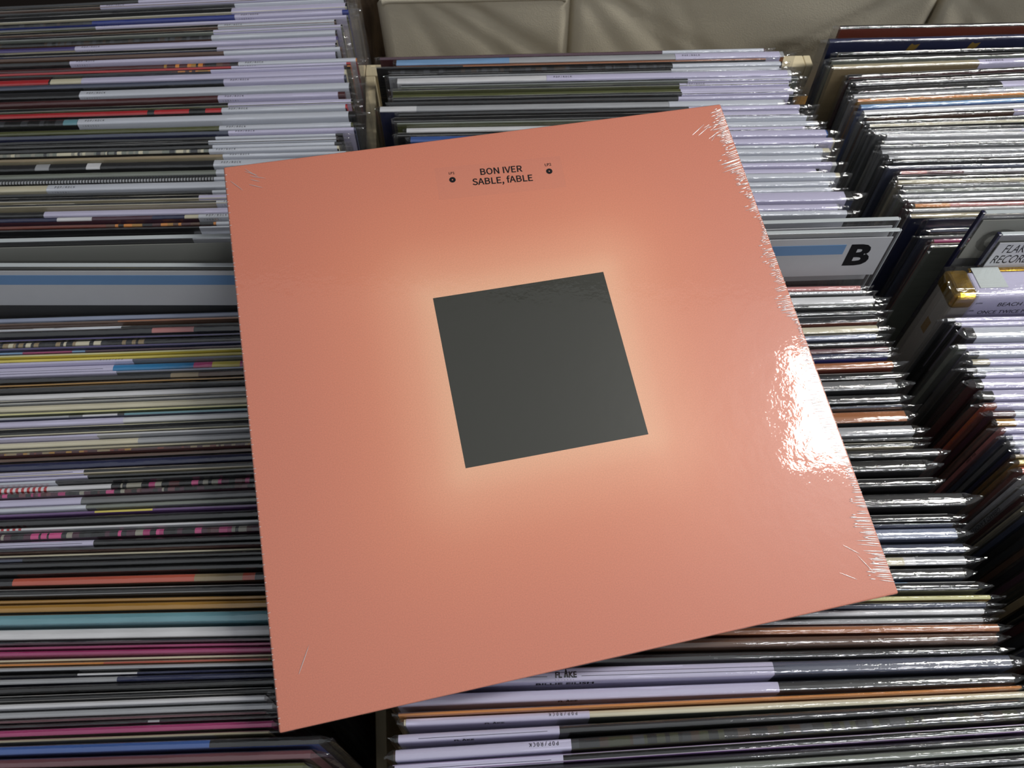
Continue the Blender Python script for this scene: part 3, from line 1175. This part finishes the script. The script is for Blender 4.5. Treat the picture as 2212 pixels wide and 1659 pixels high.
# ---------------------------------------------------------------- the coral record sleeve lying on top
n_c = Vector((-.0689, .347, .9353)).normalized()
def sl(x, y, lift=0.0):
    rr = Vector(((x - CX) / F, (y - CY) / F, 1))
    return CAM + R @ (rr * ((.3953 - lift) / n_c.dot(rr)))
TL, TR, BR, BL = sl(482, 362), sl(1558, 225), sl(1942, 1280), sl(600, 1583)
sn = -(R @ n_c)
sx_ = ((TR - TL) + (BR - BL)).normalized()
sy_ = sn.cross(sx_).normalized()
cen = (TL + TR + BR + BL) / 4
S = .3150
ST = .0048
MS = frame(cen, sx_, sy_, sn)
MI = MS.inverted()
def loc(x, y):
    p = MI @ sl(x, y)
    return Vector((p.x, p.y, 0))
lp = obj('double_album', None)
lp.matrix_world = MS
tag(lp, 'shrink-wrapped coral record sleeve with a black square, lying across the bins', 'record')

def sleeve_print():
    m, nt, p = mat('coral_gradient_print')
    L = nt.links.new
    tc = N(nt, 'ShaderNodeTexCoord')
    sp = N(nt, 'ShaderNodeSeparateXYZ')
    L(tc.outputs['Object'], sp.inputs[0])
    ax = math_node(nt, 'ABSOLUTE', math_node(nt, 'SUBTRACT', sp.outputs[0], .0006))
    ay = math_node(nt, 'ABSOLUTE', math_node(nt, 'SUBTRACT', sp.outputs[1], .0001))
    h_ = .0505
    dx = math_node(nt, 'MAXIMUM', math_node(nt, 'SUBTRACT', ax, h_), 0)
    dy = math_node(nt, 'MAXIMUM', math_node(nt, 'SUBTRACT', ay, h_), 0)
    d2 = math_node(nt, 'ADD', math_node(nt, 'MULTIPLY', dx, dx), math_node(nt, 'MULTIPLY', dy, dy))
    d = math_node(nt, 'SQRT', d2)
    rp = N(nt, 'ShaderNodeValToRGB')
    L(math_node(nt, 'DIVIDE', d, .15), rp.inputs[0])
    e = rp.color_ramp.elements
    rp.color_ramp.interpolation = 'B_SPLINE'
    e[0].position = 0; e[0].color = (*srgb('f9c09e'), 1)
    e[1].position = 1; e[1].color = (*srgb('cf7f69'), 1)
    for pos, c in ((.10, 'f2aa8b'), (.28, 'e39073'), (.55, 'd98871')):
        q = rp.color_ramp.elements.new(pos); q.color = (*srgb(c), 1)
    grain = N(nt, 'ShaderNodeTexNoise', i_Scale=1500, i_Detail=2)
    L(tc.outputs['Object'], grain.inputs['Vector'])
    hs = N(nt, 'ShaderNodeHueSaturation')
    L(rp.outputs[0], hs.inputs['Color'])
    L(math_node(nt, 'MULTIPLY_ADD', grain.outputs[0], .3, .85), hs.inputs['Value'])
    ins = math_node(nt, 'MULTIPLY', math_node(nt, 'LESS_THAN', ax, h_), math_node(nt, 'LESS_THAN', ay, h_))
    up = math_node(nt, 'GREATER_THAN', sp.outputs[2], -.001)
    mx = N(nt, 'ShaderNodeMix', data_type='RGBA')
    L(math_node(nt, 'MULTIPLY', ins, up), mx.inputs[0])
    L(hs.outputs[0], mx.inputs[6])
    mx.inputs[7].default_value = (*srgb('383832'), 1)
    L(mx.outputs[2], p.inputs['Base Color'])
    p.inputs['Roughness'].default_value = .5
    p.inputs['Specular IOR Level'].default_value = .35
    return m
V, Fc = [], []
box_vf(-S / 2, S / 2, -S / 2, S / 2, -ST, 0, V, Fc)
jk = obj('jacket', mesh('jacket', V, Fc, [sleeve_print()]), lp)
b = jk.modifiers.new('bevel', 'BEVEL'); b.width = .0009; b.segments = 3

def wrap_film():
    m = bpy.data.materials.new('shrink_wrap_film')
    m.use_nodes = True
    nt = m.node_tree
    nt.nodes.clear()
    L = nt.links.new
    out = N(nt, 'ShaderNodeOutputMaterial')
    tr = N(nt, 'ShaderNodeBsdfTransparent')
    g1 = N(nt, 'ShaderNodeBsdfGlossy', i_Roughness=.045)
    g2 = N(nt, 'ShaderNodeBsdfGlossy', i_Roughness=.33)
    tc = N(nt, 'ShaderNodeTexCoord')
    nz = N(nt, 'ShaderNodeTexNoise', i_Scale=48, i_Detail=5, i_Roughness=.6)
    L(tc.outputs['Object'], nz.inputs['Vector'])
    n2 = N(nt, 'ShaderNodeTexNoise', i_Scale=420, i_Detail=3)
    L(tc.outputs['Object'], n2.inputs['Vector'])
    b1 = N(nt, 'ShaderNodeBump', i_Strength=.5, i_Distance=.00045)
    L(nz.outputs[0], b1.inputs['Height'])
    b2 = N(nt, 'ShaderNodeBump', i_Strength=.12, i_Distance=.00008)
    L(n2.outputs[0], b2.inputs['Height'])
    L(b1.outputs[0], b2.inputs['Normal'])
    L(b2.outputs[0], g1.inputs['Normal'])
    L(b1.outputs[0], g2.inputs['Normal'])
    mg = N(nt, 'ShaderNodeMixShader', i_Fac=.26)
    L(g1.outputs[0], mg.inputs[1]); L(g2.outputs[0], mg.inputs[2])
    lw = N(nt, 'ShaderNodeLayerWeight', i_Blend=.5)
    fac = math_node(nt, 'MULTIPLY_ADD', math_node(nt, 'POWER', lw.outputs['Facing'], 4), .6, .068, clamp=True)
    mx = N(nt, 'ShaderNodeMixShader')
    L(fac, mx.inputs[0]); L(tr.outputs[0], mx.inputs[1]); L(mg.outputs[0], mx.inputs[2])
    L(mx.outputs[0], out.inputs[0])
    return m
WRAP = wrap_film()
e = .0003
V, Fc = [], []
box_vf(-S / 2 - e, S / 2 + e, -S / 2 - e, S / 2 + e, -ST - e, e, V, Fc)
wr = obj('shrink_wrap', mesh('shrink_wrap', V, Fc, [WRAP]), lp)
b = wr.modifiers.new('bevel', 'BEVEL'); b.width = .0014; b.segments = 4
# gathers of the film along its edges
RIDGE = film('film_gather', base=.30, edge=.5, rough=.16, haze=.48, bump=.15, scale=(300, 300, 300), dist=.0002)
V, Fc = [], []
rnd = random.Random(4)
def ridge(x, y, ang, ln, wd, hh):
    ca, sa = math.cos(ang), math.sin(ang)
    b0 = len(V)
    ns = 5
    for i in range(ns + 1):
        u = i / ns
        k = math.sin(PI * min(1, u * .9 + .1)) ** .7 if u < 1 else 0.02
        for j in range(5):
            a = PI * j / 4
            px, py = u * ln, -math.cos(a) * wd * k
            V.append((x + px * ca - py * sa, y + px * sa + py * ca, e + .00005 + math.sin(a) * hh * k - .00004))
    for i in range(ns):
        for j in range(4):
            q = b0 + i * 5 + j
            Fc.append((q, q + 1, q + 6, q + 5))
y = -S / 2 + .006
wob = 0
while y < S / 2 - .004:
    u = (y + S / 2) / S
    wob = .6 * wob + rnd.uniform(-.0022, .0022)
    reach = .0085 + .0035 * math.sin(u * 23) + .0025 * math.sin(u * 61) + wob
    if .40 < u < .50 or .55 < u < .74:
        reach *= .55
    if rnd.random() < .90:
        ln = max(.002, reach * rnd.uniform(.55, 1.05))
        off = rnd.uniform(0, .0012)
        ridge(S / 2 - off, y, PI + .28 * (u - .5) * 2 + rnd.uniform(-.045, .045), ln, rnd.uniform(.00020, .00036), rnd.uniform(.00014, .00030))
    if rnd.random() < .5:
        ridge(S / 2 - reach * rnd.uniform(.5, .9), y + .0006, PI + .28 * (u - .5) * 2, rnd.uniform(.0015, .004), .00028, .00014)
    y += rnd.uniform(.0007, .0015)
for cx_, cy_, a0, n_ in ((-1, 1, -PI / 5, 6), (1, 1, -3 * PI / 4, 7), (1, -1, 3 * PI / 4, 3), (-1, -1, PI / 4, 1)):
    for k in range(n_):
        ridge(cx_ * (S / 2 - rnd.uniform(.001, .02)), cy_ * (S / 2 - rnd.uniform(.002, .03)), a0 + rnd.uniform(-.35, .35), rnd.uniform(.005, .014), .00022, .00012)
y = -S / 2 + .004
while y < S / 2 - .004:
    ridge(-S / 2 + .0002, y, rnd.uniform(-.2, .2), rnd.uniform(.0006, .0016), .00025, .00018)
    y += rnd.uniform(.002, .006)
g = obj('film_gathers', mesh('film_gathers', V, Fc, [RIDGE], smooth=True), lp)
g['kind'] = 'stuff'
# clear sticker under the film, with the title
def on(parent, pm, st, px0, px1, m, bold=0.0, zz=.00013):
    a, c = loc(*px0), loc(*px1)
    ex = (c - a).normalized()
    ey = Vector((0, 0, 1)).cross(ex)
    me = text_mesh(st, 1.0, m, bold=bold, face='Noto Sans CJK Regular.woff2')
    w_ = max(v.co.x for v in me.vertices) - min(v.co.x for v in me.vertices)
    x0 = min(v.co.x for v in me.vertices)
    k = (c - a).length / w_
    mm = frame(a - ex * x0 * k + Vector((0, 0, zz)), ex, ey)
    return obj('lettering', me, parent, pm.inverted() @ mm @ Matrix.Scale(k, 4))
a, c, d_ = loc(949, 432), loc(1224, 404), loc(1213, 337)
ex = (c - a).normalized(); ey = Vector((0, 0, 1)).cross(ex)
CLEARST = film('clear_sticker_film', base=.012, edge=.3, rough=.3, haze=.008, bump=0, scale=(1, 1, 1))
V, Fc = [], []
box_vf(0, (c - a).length, 0, (d_ - c).length, 0, .00005, V, Fc)
STM = frame(a + Vector((0, 0, .00004)), ex, ey)
stk = obj('clear_sticker', mesh('clear_sticker', V, Fc, [CLEARST]), lp, STM)
for st, p0, p1 in (('BON IVER', (1038.5, 378), (1129, 370.5)), ('SABLE, fABLE', (1021.5, 400), (1151.5, 390.5)), ('LP1', (970, 377), (982, 376)), ('LP2', (1177.8, 359), (1191, 357.6))):
    on(stk, STM, st, p0, p1, INK, bold=.006)
def disc(px, rad):
    c0 = STM.inverted() @ loc(*px)
    V, Fc = [], []
    n_ = 28
    for rr in (.00045, rad):
        for i in range(n_):
            V.append((c0.x + rr * math.cos(2 * PI * i / n_), c0.y + rr * math.sin(2 * PI * i / n_), .00009))
    Fc = [(i, (i + 1) % n_, n_ + (i + 1) % n_, n_ + i) for i in range(n_)]
    obj('record_symbol', mesh('record_symbol', V, Fc, [INK]), stk)
disc((977.5, 388.5), .00195)
disc((1186.5, 370), .00195)
